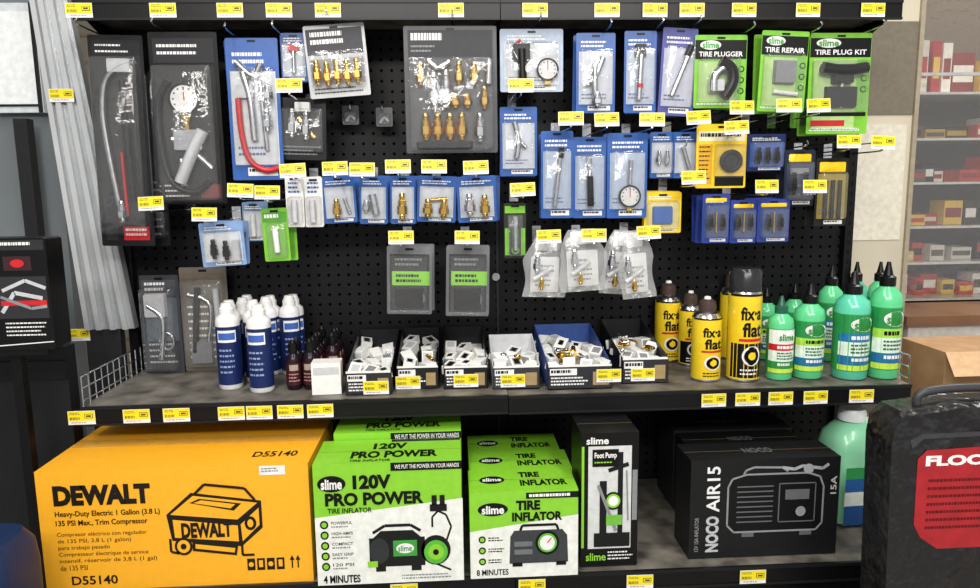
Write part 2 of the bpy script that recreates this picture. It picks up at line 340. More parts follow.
def art7(A):
    A.rect(409,30,493,58,M('#333439'),1); A.bars(412,33,455,43,1,WH,2,.7); A.bars(412,45,440,54,2,GY,2,.4); A.rect(409,60,493,147,M('#4a4b50'),1)
pack((405,26,497,153),-.18,M('#4a4b50'),'large clamshell accessory kit of brass couplers and fittings',art7,
 [('f',BR,5.6,26,(425,127),(437,127),(449,127),(461,127)),('f',BR,4.6,22,(421,74),(459,74),(474,74),(484,98)),('f',BR,5,14,(455,101),(467,101)),('f',CH,6,36,(434,92),(446,90)),('t','blow_gun_nozzle',CH,3,(428,60),(438,68),(450,62)),('t','air_chuck',CH,3.5,(489,60),(488,84)),('f',CH,5.5,28,(479,128)),('b','fitting_tray',M('#2a2a2c'),415,141,472,148,.012)],(409,57,493,150),.035)
bpack((500,29,563,92),-.165,'white and blue card with black blow gun and dial gauge',[('g',547,70,11),('b','blow_gun',BK,512,44,530,62,.016),('t','blow_gun_handle',BK,4.5,(521,50),(522,84)),('t','red_trim',RD,1.5,(514,46),(520,40))],frame=M('#aebcd2'),inner=M('#d9dde4'))
bpack((576,33,615,113),-.17,'blue card with forked chrome air chuck',[('t','air_chuck',CH,3.5,(594,64),(594,92),(598,104)),('t','air_chuck_fork',CH,3,(584,84),(594,78),(602,58)),('f',CH,5,14,(596,100))],inner=M('#d5dbe6'),behind=1)
bpack((624,31,656,113),-.17,'blue card with straight chrome air chuck',[('t','tyre_gauge',CH,3,(640,55),(638,100)),('b','gauge_head',M('#3a3c44'),634,44,645,58,.012),('t','red_ring',RD,3.3,(639,84),(639,88))],inner=M('#c4cfe2'),behind=1)
bpack((658,28,693,116),-.17,'violet blue card with pencil tyre gauge',[('t','tyre_gauge',CH,2.8,(686,48),(670,96)),('t','gauge_tip',BK,3.4,(686,46),(682,56))],frame=M('#4a4f9a'),inner=M('#cfd2e4'),tilt=3,behind=1)
def slime(title,bb):
    x0,y0,x1,y1=bb;W=x1-x0
    def f(A):
        A.rect(x0+.5,y0+5,x1-.5,y0+24,BK,1); A.disc(x0+W*.3,y0+10,W*.2,WH,2,4.6); A.text('slime',x0+W*.14,y0+6.5,x0+W*.46,y0+13.5,M('#3c9e35'),3,.03)
        A.text(title,x0+W*.08,y0+16.5,x1-W*.08,y0+21.5,WH,3,.02); A.rect(x0+W*.08,y0+26,x1-W*.22,y1-6,M('#b7d98b'),1)
        for k in range(3): A.disc(x1-W*.1,y0+34+k*11,3.2,BK,2); A.disc(x1-W*.1,y0+34+k*11,2,GR,3)
        A.bars(x0+3,y1-5,x1-4,y1-1,1,WH,2)
    return f
bb=(694,35,746,108)
pack(bb,-.175,GR,'green and black card with chrome and black tyre plugger',slime('TIRE PLUGGER',bb),[('t','plugger_body',BK,5.5,(718,62),(729,70),(730,84),(722,98)),('t','plugger_shank',CH,4.5,(724,66),(713,76),(712,92)),('b','plugger_tip',LG,708,80,722,92,.02)],(698,58,738,104),.028,grp='green tyre repair cards',behind=1)
bb=(758,31,805,112)
pack(bb,-.18,GR,'bright green tyre repair card with clear bubble and grey tool',slime('TIRE REPAIR',bb),[('b','valve_block',GY,771,60,793,84,.014),('r','valve_ring',CH,782,72,6,2),('t','plug_strips',WH,2,(772,92),(796,94))],(761,54,800,106),.028,tilt=2,grp='green tyre repair cards',behind=1)
bb=(808,33,869,134)
def art14(A):
    slime('TIRE PLUG KIT',bb)(A); A.rect(809,112,867,116,BK,2); A.rect(812,120,846,126,RD,2); A.bars(812,128,860,132,1,WH,2)
pack(bb,-.16,GR,'green tyre plug kit card with black tee handle reamer',art14,[('t','tee_handle',BK,5.5,(818,68),(840,71),(862,68)),('t','reamer_shank',CH,2,(840,72),(840,108)),('b','handle_boss',BK,830,64,850,84,.018),('b','plug_tray',M('#232426'),824,86,856,108,.012)],(811,60,864,113),.03,grp='green tyre repair cards',behind=1)
pack((790,108,812,128),-.12,GR,'green tyre repair card half hidden behind others',None,[],(793,110,810,126),.01,grp='green tyre repair cards')
bpack((500,107,537,176),-.16,'blue card with bent chrome chuck',[('t','air_chuck',CH,3,(514,122),(518,140),(516,158)),('t','air_chuck_arm',CH,2,(518,140),(526,148))],behind=1)
bpack((541,131,573,218),-.175,'blue card with long pencil tyre gauge',[('t','tyre_gauge',CH,2.5,(560,152),(554,206)),('t','gauge_tip',BK,3,(561,148),(560,158))],inner=IM,behind=2)
bpack((573,137,606,218),-.17,'blue card with black barrel tyre gauge',[('t','tyre_gauge',CH,2.7,(588,156),(590,206)),('t','gauge_sleeve',BK,3.4,(589,176),(590,206))],inner=IM,behind=2)
bpack((607,133,647,218),-.175,'blue card with round dial tyre gauge',[('g',629,196,11),('t','gauge_stem',CH,2.2,(629,184),(630,160))],inner=IM,behind=2)
bpack((650,132,673,178),-.15,'small blue carded valve caps',[('f',CH,3,14,(658,158),(666,158))],behind=2)
bpack((673,132,697,178),-.155,'small blue carded chrome valve part',[('t','valve_tool',CH,2.4,(682,148),(688,168))],behind=2)
def art20(A):
    A.rect(698,131,744,141,M('#e8e3c0'),1); A.bars(700,133,740,139,1,BK,2,.6); A.rect(698,144,712,184,M('#d7a015'),1); A.bars(699,146,711,182,8,BK,2,.3); A.rect(715,176,744,186,BK,1)
pack((696,124,746,188),-.18,YE,'bright yellow patch kit card with round black patch tin',art20,[('r','patch_rim',BK,730,161,9,2.5),('b','patch_disc',DK,722,153,738,169,.008,.008)],(714,144,744,178),behind=1,grp='tyre patch cards')
bpack((747,134,785,171),-.15,'navy blue carded valve stems',[('f',BK,3.5,16,(757,156),(766,156),(775,156))],frame=NV,inner=M('#2f5eb0'),behind=1)
bpack((644,192,681,233),-.16,'yellow and blue carded patch pack',[('b','patch_box',M('#2f63b4'),652,206,672,224,.01)],frame=YE,inner=M('#f0e08a'),behind=1,grp='tyre patch cards')
for bb,yy in (((702,194,729,243),-.17),((730,200,756,243),-.165),((757,199,789,242),-.17)):
    x0,y0,x1,y1=bb;xm=(x0+x1)/2
    bpack(bb,yy,'blue card with yellow trim and black rubber valve stems',[('f',BK,3.2,16,(xm-6,222),(xm+6,222)),('t','valve_core',BR,1.3,(xm,212),(xm,232)),('b','yellow_badge',YE,x0+3,y0+4,x1-3,y0+8,.001)],frame=M('#1f3a94'),inner=M('#2c4888'),behind=2,grp='valve stem cards')
bpack((784,150,814,206),-.165,'dark blue and yellow carded valve hardware',[('f',BK,3.5,22,(792,184),(804,184)),('b','yellow_badge',YE,788,154,810,162,.001),('b','chain_links',GY,790,168,808,174,.004)],frame=M('#1a2136'),inner=M('#2b3958'),behind=1,grp='valve stem cards')
bpack((815,158,847,226),-.17,'black and yellow card with long black plug strips',[('t','plug_strip',M('#2a2018'),2,(824,180),(824,218)),('t','plug_strip',M('#2a2018'),2,(831,180),(831,218)),('t','plug_strip',M('#2a2018'),2,(838,180),(838,218)),('b','yellow_badge',YE,818,162,844,172,.001)],frame=M('#1c1a18'),inner=M('#a8922a'),behind=1,grp='valve stem cards')
pack((286,176,304,227),-.17,WH,'narrow white card with metal tube',lambda A:A.bars(289,182,302,195,3,BL,2),[('t','metal_tube',LG,3,(295,200),(295,222))],(288,196,303,225),.014,behind=1,grp='small white cards')
pack((305,177,323,227),-.168,WH,'narrow white card with metal tube',lambda A:A.bars(308,182,320,195,3,BL,2),[('t','metal_tube',LG,3,(313,200),(313,222))],(306,196,322,225),.014,behind=1,grp='small white cards')
for bb,it in (((324,176,357,223),[('f',BR,4.5,19,(338,208)),('t','nipple',CH,2,(346,198),(350,214))]),((359,176,387,224),[('t','chuck',CH,4,(372,194),(376,214)),('f',CH,4,12,(366,206))]),((390,176,415,224),[('f',BR,5,26,(402,206))]),((416,176,455,222),[('f',BR,5,18,(427,208),(443,208)),('t','nipple',BR,2,(430,200),(446,198))]),((458,176,497,222),[('f',CH,5.5,21,(470,204)),('f',BR,5,22,(485,206))])):
    bpack(bb,-.17+random.uniform(-.006,.006),'small blue carded air line fitting',it,inner=IN,behind=2,grp='small blue fitting cards',tilt=random.uniform(-3,3))
bpack((202,222,246,266),-.19,'white and blue card with black plastic plugs',[('f',BK,4,20,(216,248),(228,250)),('b','plug_strip',LG,234,240,242,262,.01)],frame=M('#7f9fd0'),inner=M('#e0e4ea'),tilt=-3,behind=1)
bpack((243,202,265,241),-.15,'small blue white card with white tube',[('t','metal_tube',WH,2.5,(254,215),(254,236))],frame=M('#6f8fb5'),inner=M('#d8dce2'),behind=1)
def artg(A): A.rect(265,212,289,222,M('#4e9a2a'),1); A.bars(267,214,286,220,1,WH,2,.6)
pack((264,208,290,261),-.175,GR,'small lime green card with white valve tube',artg,[('t','valve_tube',WH,3,(277,228),(278,252))],(268,222,288,258),.014,tilt=-2,behind=1,grp='green tyre repair cards')
pack((504,203,526,258),-.17,M('#2b2d2a'),'narrow black and lime card with chrome valve tool',lambda A:(A.rect(505,206,525,213,GR,1),A.rect(505,228,509,255,GR,1),A.rect(521,228,525,255,GR,1)),[('t','valve_tool',CH,3,(515,216),(515,250)),('r','tool_ring',GR,515,250,3,1)],(507,214,523,256),.016,grp='green tyre repair cards')
for bb in ((386,246,431,314),(445,246,488,316)):
    x0,y0,x1,y1=bb
    def ar(A,x0=x0,x1=x1,y0=y0,y1=y1):
        A.rect(x0+3,y0+8,x1-3,y1-4,M('#232427'),1); A.bars(x0+8,y0+12,x1-8,y0+22,2,GY,2); A.rect(x0+5,y0+25,x1-2,y0+39,M('#8fe02a',.4,0,.02),2); A.bars(x0+9,y0+28,x1-6,y0+38,2,BK,3,.55)
    pack(bb,-.185,M('#6c6e73'),'dark clamshell with lime green label and black hose coil',ar,[('b','black_part',BK,x0+8,y0+42,x1-8,y1-6,.012),('t','cable',M('#74767a'),1.6,(x0+10,y0+50),(x1-12,y0+46),(x1-10,y1-12),(x0+14,y1-10))],(x0+2,y0+8,x1-2,y1-2),.03,tilt=random.uniform(-2,2),behind=1,grp='dark clamshells with lime label')
m=MB(); x,z=U(496,277,-.006); m.lathe([(.006,-.004),(.010,0),(.010,.004)],LG,16,Matrix.Rotation(rad(90),4,'X')); m.build('steel_knob',None,(x,-.001,z),label='small round steel plug in pegboard',category='fastener')
def bag(bb,y,tilt):
    x0,y0,x1,y1=bb; xa=U(x0,(y0+y1)/2,y)[0];xb=U(x1,(y0+y1)/2,y)[0];zt=U((x0+x1)/2,y0,y)[1];zb=U((x0+x1)/2,y1,y)[1];w=xb-xa;h=zt-zb
    R=thing('plastic_bag','clear plastic bag holding white cards and metal tyre valves','bag of parts',((xa+xb)/2,y,zb),(0,rad(tilt),0),'bags of tyre valves')
    n=10; sd=random.random()*9; m=MB()
    for sg in (-1,1):
        vs=[];fs=[]
        for i in range(n+1):
            for j in range(n+1):
                u=i/n;v=j/n; ww=w*(1-.45*max(0,v-.6)/.4)
                th=.016*math.sin(math.pi*u)**.6*max(0,math.sin(math.pi*min(1,v*1.1)))**.6+.003*math.sin(u*19+v*13+sd)*math.sin(math.pi*u)
                vs.append(((u-.5)*ww+.004*math.sin(v*9+sd),sg*th,v*h))
        for i in range(n):
            for j in range(n):
                k=i*(n+1)+j; f=(k,k+n+1,k+n+2,k+1); fs.append(f if sg<0 else f[::-1])
        m.add(vs,fs,BAG)
    m.build('bag_film',R,label='crinkled clear film')
    m=MB(); A=Art(m,bb,w,h,0.003); xm=(x0+x1)/2
    m.rr(-w*.34,w*.32,h*.08,h*.66,.004,.004,.003,WH); A.bars(xm-10,y1-32,xm+10,y1-8,5,GY,2,.4); m.build('paper_insert',R)
    m=MB(); m.rr(-w*.24,w*.24,h*.76,h*.97,.003,.001,-.001,WH); m.build('header_card',R)
    i_f(A,R,-.002,CH,4,18,(xm-9,y1-34)); i_f(A,R,-.002,BR,3,12,(xm-4,y1-14)); i_t(A,R,-.002,'valve_stem',LG,2.5,(xm-12,y1-18),(xm+6,y1-30))
for bb,t,yy in (((523,236,566,297),2,-.18),((561,229,608,291),-3,-.2),((600,230,634,294),5,-.155),((622,230,656,298),-5,-.2)): bag(bb,yy,t)
def arts(A): A.rect(144,279,178,292,M('#4a4c54'),1); A.bars(147,281,172,290,2,WH,2,.5); A.bars(147,332,176,352,4,LG,2,.3); A.rect(146,294,178,330,M('#5b6470'),1)
pack((142,275,181,357),-.05,M('#3a3c42'),'grey clamshell with chrome tool standing at the shelf back',arts,[('t','clamp_tool',CH,3,(150,300),(164,312),(160,345)),('b','tool_head',LG,146,290,168,310,.012),('r','tool_ring',CH,166,330,7,1.5)],(145,284,178,354),.04,base=ZM+.001,grp='clamshells on the shelf')
def arts2(A): A.rect(183,272,226,282,M('#6a5e4e'),1); A.bars(188,300,222,350,8,WH,2,.3)
pack((182,267,229,357),-.04,M('#6e675c'),'beige grey clamshell with metal tool on the shelf',arts2,[('t','metal_arm',CH,2.5,(190,290),(212,300),(205,345)),('t','metal_arm',LG,3,(218,285),(220,340)),('t','metal_arm',DK,3,(200,284),(194,340)),('b','tool_head',GY,190,330,212,350,.014)],(184,276,227,353),.03,base=ZM+.001,grp='clamshells on the shelf')
# ---------------- bottles
def mpp(px,py,y): return U(px+1,py,y)[0]-U(px,py,y)[0]
def place(px,py,top,w,z=ZM):
    x,y=G(px,py,z); W=w*mpp(px,py,y); yc=min(y+W/2,-W/2-.006)
    xx=U(px,py,yc)[0]; zt=U(px,top,yc)[1]; return xx,yc,W,zt-z
def blue_bottle(x,y,W,H,cap=WH):
    R=W/2
    T=thing('bottle','white plastic bottle with navy blue label and white cap','bottle',(x,y,ZM+.0005),(0,0,rad(random.uniform(-35,35))),'white bottles with navy labels')
    m=MB(); m.lathe([(R*.9,0),(R,.004),(R,H*.8),(R*.92,H*.84),(R*.6,H*.875),(R*.5,H*.89)],M('#e6e6e8',.3),20); m.build('bottle_body',T)
    m=MB(); m.lathe([(R+.0005,H*.06),(R+.0005,H*.74)],NV,24,None,False); A=Art(m,(-10,0,10,50),R*2,H,0,R+.0006)
    A.rect(-8,15,8,22,WH,1); A.bars(-7,26,7,42,5,M('#8c9cc6'),2,.35); A.rect(-7,16.5,7,20.5,M('#3a62b4'),2); m.build('bottle_label',T,label='navy blue wrap label')
    m=MB(); m.lathe([(R*.62,H*.87),(R*.62,H*.94),(R*.55,H*.945),(R*.42,H)],cap,16); m.build('bottle_cap',T)
x0,y0,W0,H0=place(232,391,303,28); x1,y1,_,_=place(263,394,312,28)
blue_bottle(x0,y0,.054,H0); blue_bottle(x1,y1-.001,.054,H0)
for i,dx in ((1,-.012),(2,-.006),(3,0)):
    yy=y0+i*.0575
    if yy>-.075 and i==3: yy=min(yy,-.072)
    for j in range(2 if i==1 else 3):
        blue_bottle(x0+dx+j*.056+.01*(i>1),yy,.050,H0*random.uniform(.97,1.0))
def red_bottle(x,y,W,H):
    R=W/2
    T=thing('small_bottle','small dark maroon bottle with black cap','bottle',(x,y,ZM+.0005),(0,0,random.uniform(-.5,.5)),'small dark maroon bottles')
    m=MB(); m.lathe([(R*.9,0),(R,.003),(R,H*.6),(R*.8,H*.68),(R*.45,H*.74),(R*.45,H*.78)],M('#20121a',.25),16); m.build('bottle_body',T)
    m=MB(); m.lathe([(R+.0005,H*.1),(R+.0005,H*.55)],M('#3e181e'),18,None,False); A=Art(m,(-10,0,10,50),R*2,H,0,R+.0006); A.rect(-6,24,6,30,M('#a9998a'),1); A.bars(-7,33,7,43,3,M('#b98a8a'),2,.4); m.build('bottle_label',T)
    m=MB(); m.lathe([(R*.62,H*.76),(R*.62,H*.92),(R*.4,H*.94),(R*.3,H)],BK,14); m.build('bottle_cap',T)
x0,y0,W0,H0=place(295,391,341,18)
for i in range(5):
    for j in range(3):
        if i<2 and j==2: continue
        if i>=1 and j==0: continue
        red_bottle(x0+j*.038,y0+i*.04,.034,H0*random.uniform(.96,1.05))
red_bottle(x0-.0,y0+.038,.034,H0)
def can(px,py,top,w,style):
    x,y,W,H=place(px,py,top,w); R=W/2
    T=thing('aerosol_can','yellow and black tyre inflator aerosol can with dark cap' if style!=2 else 'large yellow aerosol can with tall dark cap','spray can',(x,y,ZM+.0005),(0,0,rad(8+random.uniform(-5,5))),'yellow aerosol cans')
    YL=M('#f0cf2a',.25,0,.03); hb=H*.78
    m=MB(); m.lathe([(R*.97,0),(R,.003),(R,hb)],YL,28); m.lathe([(R*1.01,0),(R*1.01,.004)],CH,28); m.lathe([(R,hb),(R*.85,hb+H*.05),(R*.6,hb+H*.07)],CH,28)
    A=Art(m,(-15,0,15,100),R*2,H,0,R)
    for k in range(-2,3): A.rect(k*9-4.5,22,k*9+4.5,24,BK,1)
    A.text('fix·a',-11,33,9,45,BK,2,.03); A.text('flat',-9,47,10,60,BK,2,.03); A.rect(-12,61.5,12,64,RD,2)
    if style: A.rect(-20,66,20,97,BK,1)
    A.disc(0,77,9,WH,3,9); A.disc(0,77,7,BK,4,7); A.disc(0,77,3.5,YL,5,3.5); A.bars(-10,89,10,96,2,WH if style else BK,3,.4)
    m.build('can_body',T)
    m=MB()
    if style==2: m.lathe([(R*.95,hb-.002),(R*.95,H*.97),(R*.8,H)],M('#2c2c30',.2),24)
    else: m.lathe([(R*.55,hb+H*.05),(R*.62,H*.9),(R*.55,H*.97),(R*.3,H)],M('#4a3a36',.3),20); m.lathe([(R*.25,H),(R*.2,H*1.03)],WH,12)
    m.build('can_cap',T)
for q in ((667,352,283,24,0),(689,366,293,22,1),(705,382,299,29,0),(742,382,268,32,2),(729,354,274,20,0)): can(*q)
def slimeb(px,py,top,w,lab,col='#5ccd8c'):
    x,y,W,H=place(px,py,top,w); R=W/2
    T=thing('sealant_bottle','green tyre sealant bottle with printed label and dark spout cap','bottle',(x,y,ZM+.0005),(0,0,rad(random.uniform(2,14))),'green sealant bottles')
    GB=M(col,.22,0,.05,20,.3)
    m=MB(); m.lathe([(R*.92,0),(R,.004),(R,H*.66),(R*.9,H*.73),(R*.46,H*.79),(R*.4,H*.81)],GB,26); m.build('bottle_body',T)
    m=MB(); m.lathe([(R+.0005,H*.08),(R+.0005,H*.62)],M('#2c9a50'),26,None,False)
    A=Art(m,(-15,0,15,100),R*2,H,0,R+.0006)
    A.rect(-22,39,22,56,M('#1f8a44' if lab!='r' else '#e8efe8'),1); A.disc(0,47.5,12,WH,2,6.5); A.text('slime',-9,43.5,9,52,M('#2d8e3a'),3,.03)
    A.rect(-22,56,22,64,M('#1b6fb0') if lab=='b' else (RD if lab=='r' else M('#a6dc4a')),1); A.bars(-11,58,11,63,1,WH if lab!='g' else BK,2,.7)
    A.rect(-22,64,22,77,M('#dcefe0'),1); A.bars(-11,66,11,76,3,M('#1d5e3a'),2,.5); A.rect(-22,77,22,86,M('#186a9c') if lab!='r' else M('#2a8a3c'),1); A.bars(-10,79,10,84,1,WH,2,.6); A.rect(-22,86,22,91,M('#bfe04a'),1)
    m.build('bottle_label',T,label='green, white and blue printed label')
    m=MB(); cp=M('#1f5a48',.3) if lab=='r' else BK; m.lathe([(R*.5,H*.795),(R*.5,H*.87),(R*.32,H*.885),(R*.18,H*.96),(R*.12,H)],cp,16); m.build('spout_cap',T)
for q in ((764,360,288,22,'g'),(792,356,284,20,'b'),(778,381,296,25,'r'),(806,380,284,29,'g'),(827,362,266,23,'b'),(852,352,262,20,'b','#48b89c'),(848,381,272,33,'b','#5cc9a8'),(881,380,262,29,'g','#5ccd8c'),(875,352,262,20,'b')): slimeb(*q)
# ---------------- wire dividers
def fence(x,y0,y1):
    m=MB(); h=.065
    for z in (.012,h*.6,h): m.tube([(0,y0,z),(0,y1,z)],.0017,CH,6,False)
    n=11
    for k in range(n): y=y0+(y1-y0)*k/(n-1); m.tube([(0,y,0.001),(0,y,h)],.0015,CH,6,False)
    m.build('wire_divider',None,(x,0,ZM),label='chrome wire fence divider along the shelf end',category='shelf divider',group='wire dividers')
fence(XL+.006,-.325,-.03); fence(XR-.006,-.325,-.03)
# ---------------- trays with small cartons
CW=M('#e9e9e6',.5,0,.03)
def tray(x0,x1,yt,yb,dep,printm,tagpx=None,n=10,brass=2,side=DK):
    xc=(x0+x1)/2; x,y=G(xc,yb,ZM); sc=mpp(xc,yb,y); W=(x1-x0)*sc; H=(yb-yt)*sc*1.02; dep=min(dep,-y-.01)
    T=thing('display_tray','open cardboard counter tray with printed front filled with small parts','display tray',(x,y,ZM+.0005),(0,0,0),'cardboard display trays')
    m=MB(); t=.0015; m.box(-W/2,W/2,0,dep,0,t,CW)
    m.box(-W/2,W/2,0,t,0,H,CW)
    hb=H*1.75
    for sx in (-1,1):
        X=sx*(W/2-t/2)
        m.add([(X-t/2,0,0),(X+t/2,0,0),(X+t/2,dep,0),(X-t/2,dep,0),(X-t/2,0,H),(X+t/2,0,H),(X+t/2,dep,hb),(X-t/2,dep,hb)],[(3,2,1,0),(4,5,6,7),(0,1,5,4),(1,2,6,5),(2,3,7,6),(3,0,4,7)],side)
    m.box(-W/2,W/2,dep-t,dep,0,hb,side)
    A=Art(m,(x0,yt,x1,yb),W,H,0); w=x1-x0;h=yb-yt
    A.rect(x0+.5,yt+h*.08,x1-.5,yb-h*.03,printm,1); A.rect(x0+2,yt+h*.15,x0+w*.45,yt+h*.42,M('#e8e8e8'),2); A.bars(x0+3,yt+h*.2,x0+w*.43,yt+h*.4,1,BK,3,.6)
    A.bars(x0+3,yt+h*.5,x1-w*.3,yb-h*.1,3,WH if printm!=CW else BK,2,.45); A.rect(x1-w*.3,yt+h*.3,x1-3,yb-h*.15,M('#a08a60'),2)
    m.build('tray_body',T)
    if tagpx:
        zx,zz=U(tagpx[0],tagpx[1],y-.004); mk('price_tag',TAG,T,(zx-x,-.0022,max(.0,zz-ZM-.015)),(0,0,0))
    cols=max(2,int(W/.032)); k=0
    for i in range(4):
        for j in range(cols):
            bx=x-W/2+(j+.5)*W/cols; by=y+.03+i*(dep-.055)/3
            hs=H*.5+i*.006
            m=MB(); m.box(-.0125,.0125,-.022,.022,0,hs,CW)
            m.build('small_carton',None,(bx,by,ZM+.003),(0,0,0),label='small white cardboard part box lying in a tray',category='small box',group='small part boxes in trays')
            if k<n:
                cw=.027;ch=random.uniform(.012,.028);cd=random.uniform(.035,.05)
                m=MB(); m.box(-cw/2,cw/2,-cd/2,cd/2,0,ch,CW); m.box(-cw/2+.003,cw/2-.003,-cd/2-.0004,-cd/2,.003,ch-.003,random.choice((GY,LG,WH,WH)))
                m.box(-.009,.009,-.014,.014,ch,ch+.0004,random.choice((LG,GY,WH,WH)))
                if random.random()<.3: m.box(-.006,.006,-.01,.01,ch+.0004,ch+.0008,BK)
                m.build('small_carton',None,(bx,by,ZM+.003+hs+.004),(rad(random.uniform(-8,24)),rad(random.uniform(-12,12)),rad(random.uniform(-35,35))),label='small white cardboard part box lying in a tray',category='small box',group='small part boxes in trays'); k+=1
    for i in range(brass):
        o=mk('brass_fitting',fit_data(random.choice((BR,BR,CH))),None,(x+random.uniform(-W*.38,W*.38),y+random.uniform(.02,dep*.7),ZM+H*.5+.032+random.uniform(0,.008)),(rad(90+random.uniform(-25,25)),0,rad(random.uniform(0,180))),label='loose metal air fitting lying on small boxes',category='fitting',group='loose fittings in trays'); o.scale=(.007,.007,.03)
BLK=M('#1a1a1e')
tray(346,392,371,395,.27,M('#2a2a2e'),(376,388),10,1)
tray(397,439,366,389,.27,BLK,(408,383),8,1)
tray(444,488,366,389,.27,BLK,(466,381),8,0)
tray(493,540,366,389,.16,M('#34353a'),(513,381),8,2,LG)
tray(548,612,365,389,.27,M('#2b2d33'),(609,376),14,10,M('#2c4a8c'))
tray(622,668,358,383,.25,M('#2b2b30'),(643,375),9,8)
x,y=G(327,395,ZM); m=MB(); m.box(-.032,.032,0,.045,0,.072,CW); m.box(-.028,.028,-.0005,0,.045,.062,LG); m.build('small_carton',None,(x,y,ZM+.001),(0,0,rad(3)),label='upright plain white cardboard box on the shelf',category='small box')
# ---------------- large cartons on bottom shelf
def carton(name,label,bb,yf,dep,side,art,z=ZB,grp=None,topart=None,cat='carton',yaw=0):
    x0,y0,x1,y1=bb; ym=(y0+y1)/2
    if yf is None: yf=G((x0+x1)/2,y1,z)[1]
    xa=U(x0,ym,yf)[0];xb=U(x1,ym,yf)[0];zt=U((x0+x1)/2,y0,yf)[1];w=xb-xa;h=zt-z
    y1=PJ((xa+xb)/2,yf,z)[1]
    m=MB(); m.box(-w/2,w/2,0,dep,0,h,side); A=Art(m,(x0,y0,x1,y1),w,h,0)
    m.box(-w/2+.001,w/2-.001,dep*.5-.0005,dep*.5+.0005,h,h+.0003,M('#6a5a30'))
    art(A)
    if topart: topart(m,w,h,dep)
    return m.build(name,None,((xa+xb)/2,yf,z+.0008),(0,0,rad(yaw)),label=label,category=cat,group=grp)
DY=M('#f7b024',.5,0,.02); DKT=M('#1d1812')
def art_d(A):
    A.text('DEWALT',56,482,152,502,DKT,2,.06)
    A.text('Heavy-Duty Electric 1 Gallon (3.8 L)',56,507,160,514,DKT,2,.02); A.text('135 PSI Max., Trim Compressor',56,516,147,523,DKT,2,.02)
    for i,t in enumerate(('Compresor eléctrico con regulador','de 135 PSI, 3,8 L (1 galón)','para trabajo pesado','Compresseur électrique de service','intensif, réservoir de 3,8 L (1 gal)','de 135 PSI')): A.text(t,56,528+i*6.6,56+len(t)*2.7,533+i*6.6,DKT,2)
    A.text('D55140',66,572,112,581,DKT,2,.02)
    Y=DY
    A.poly([(166,514),(192,493),(262,503),(262,530),(240,548),(170,540)],DKT,2)
    A.poly([(170,514),(194,496),(258,505),(237,521)],Y,3)
    A.poly([(190,503),(200,499),(242,505),(234,512)],DKT,4); A.poly([(194,503),(202,500.5),(236,505.5),(231,509.5)],Y,5)
    A.poly([(172,519),(237,527),(237,543),(173,537)],Y,3); A.text('DEWALT',180,522.5,231,538,DKT,5,.05)
    A.poly([(240,526),(259,510),(259,527),(241,543)],Y,3); A.disc(250,525,6,DKT,5,7); A.disc(250,525,3,Y,6,4)
    A.stroke([(168,538),(168,551),(176,553)],2.4,DKT,3); A.stroke([(240,546),(240,557),(252,557)],2.4,DKT,3)
    A.disc(181,546,9,DKT,3); A.disc(181,546,6.5,Y,4); A.disc(181,546,3,DKT,5)
    A.poly([(190,541),(236,547),(234,557),(190,551)],DKT,3); A.poly([(193,544),(233,549.5),(232,554),(193,548.5)],Y,4)
    A.stroke([(196,494),(206,485),(246,490),(256,502)],2.6,DKT,6)
    for k in range(4):
        A.rect(244+k*10,561,252+k*10,573,DKT,2)
        if k%2: A.rect(246+k*10,563,250+k*10,570,Y,3)
        else: A.disc(248+k*10,567,2.5,Y,3)
    A.stroke([(290,572),(290,562)],1.4,DKT,2); A.poly([(287.5,564),(290,559),(292.5,564)],DKT,2)
    A.stroke([(296,572),(296,562)],1.4,DKT,2); A.poly([(293.5,564),(296,559),(298.5,564)],DKT,3)
    A.rect(262,469,288,478,WH,2); A.bars(264,471,286,476,2,GY,3,.5)
def top_d(m,w,h,dep):
    m.text('D55140',lambda u,v:Vector((w*.27+u*w*.17,dep*.14+v*.03,h+.0007)),DKT,.02)
    m.box(-w/2+.004,w/2-.004,dep*.5-.022,dep*.5+.022,h+.0003,h+.0005,M('#e0a540',.25))
carton('air_compressor_carton','large yellow orange cardboard compressor carton with black printing',(40,468,311,587),None,.31,DY,art_d,topart=top_d)
WHB=M('#e6e9e4',.4); LIME=M('#86ca34',.35,0,.03)
def logo(A,a,b,c,d,L=2):
    A.disc((a+c)/2,(b+d)/2,(c-a)/2,BK,L,(d-b)/2); A.text('slime',a+(c-a)*.13,b+(d-b)*.2,c-(c-a)*.13,d-(d-b)*.16,WH,L+1,.03)
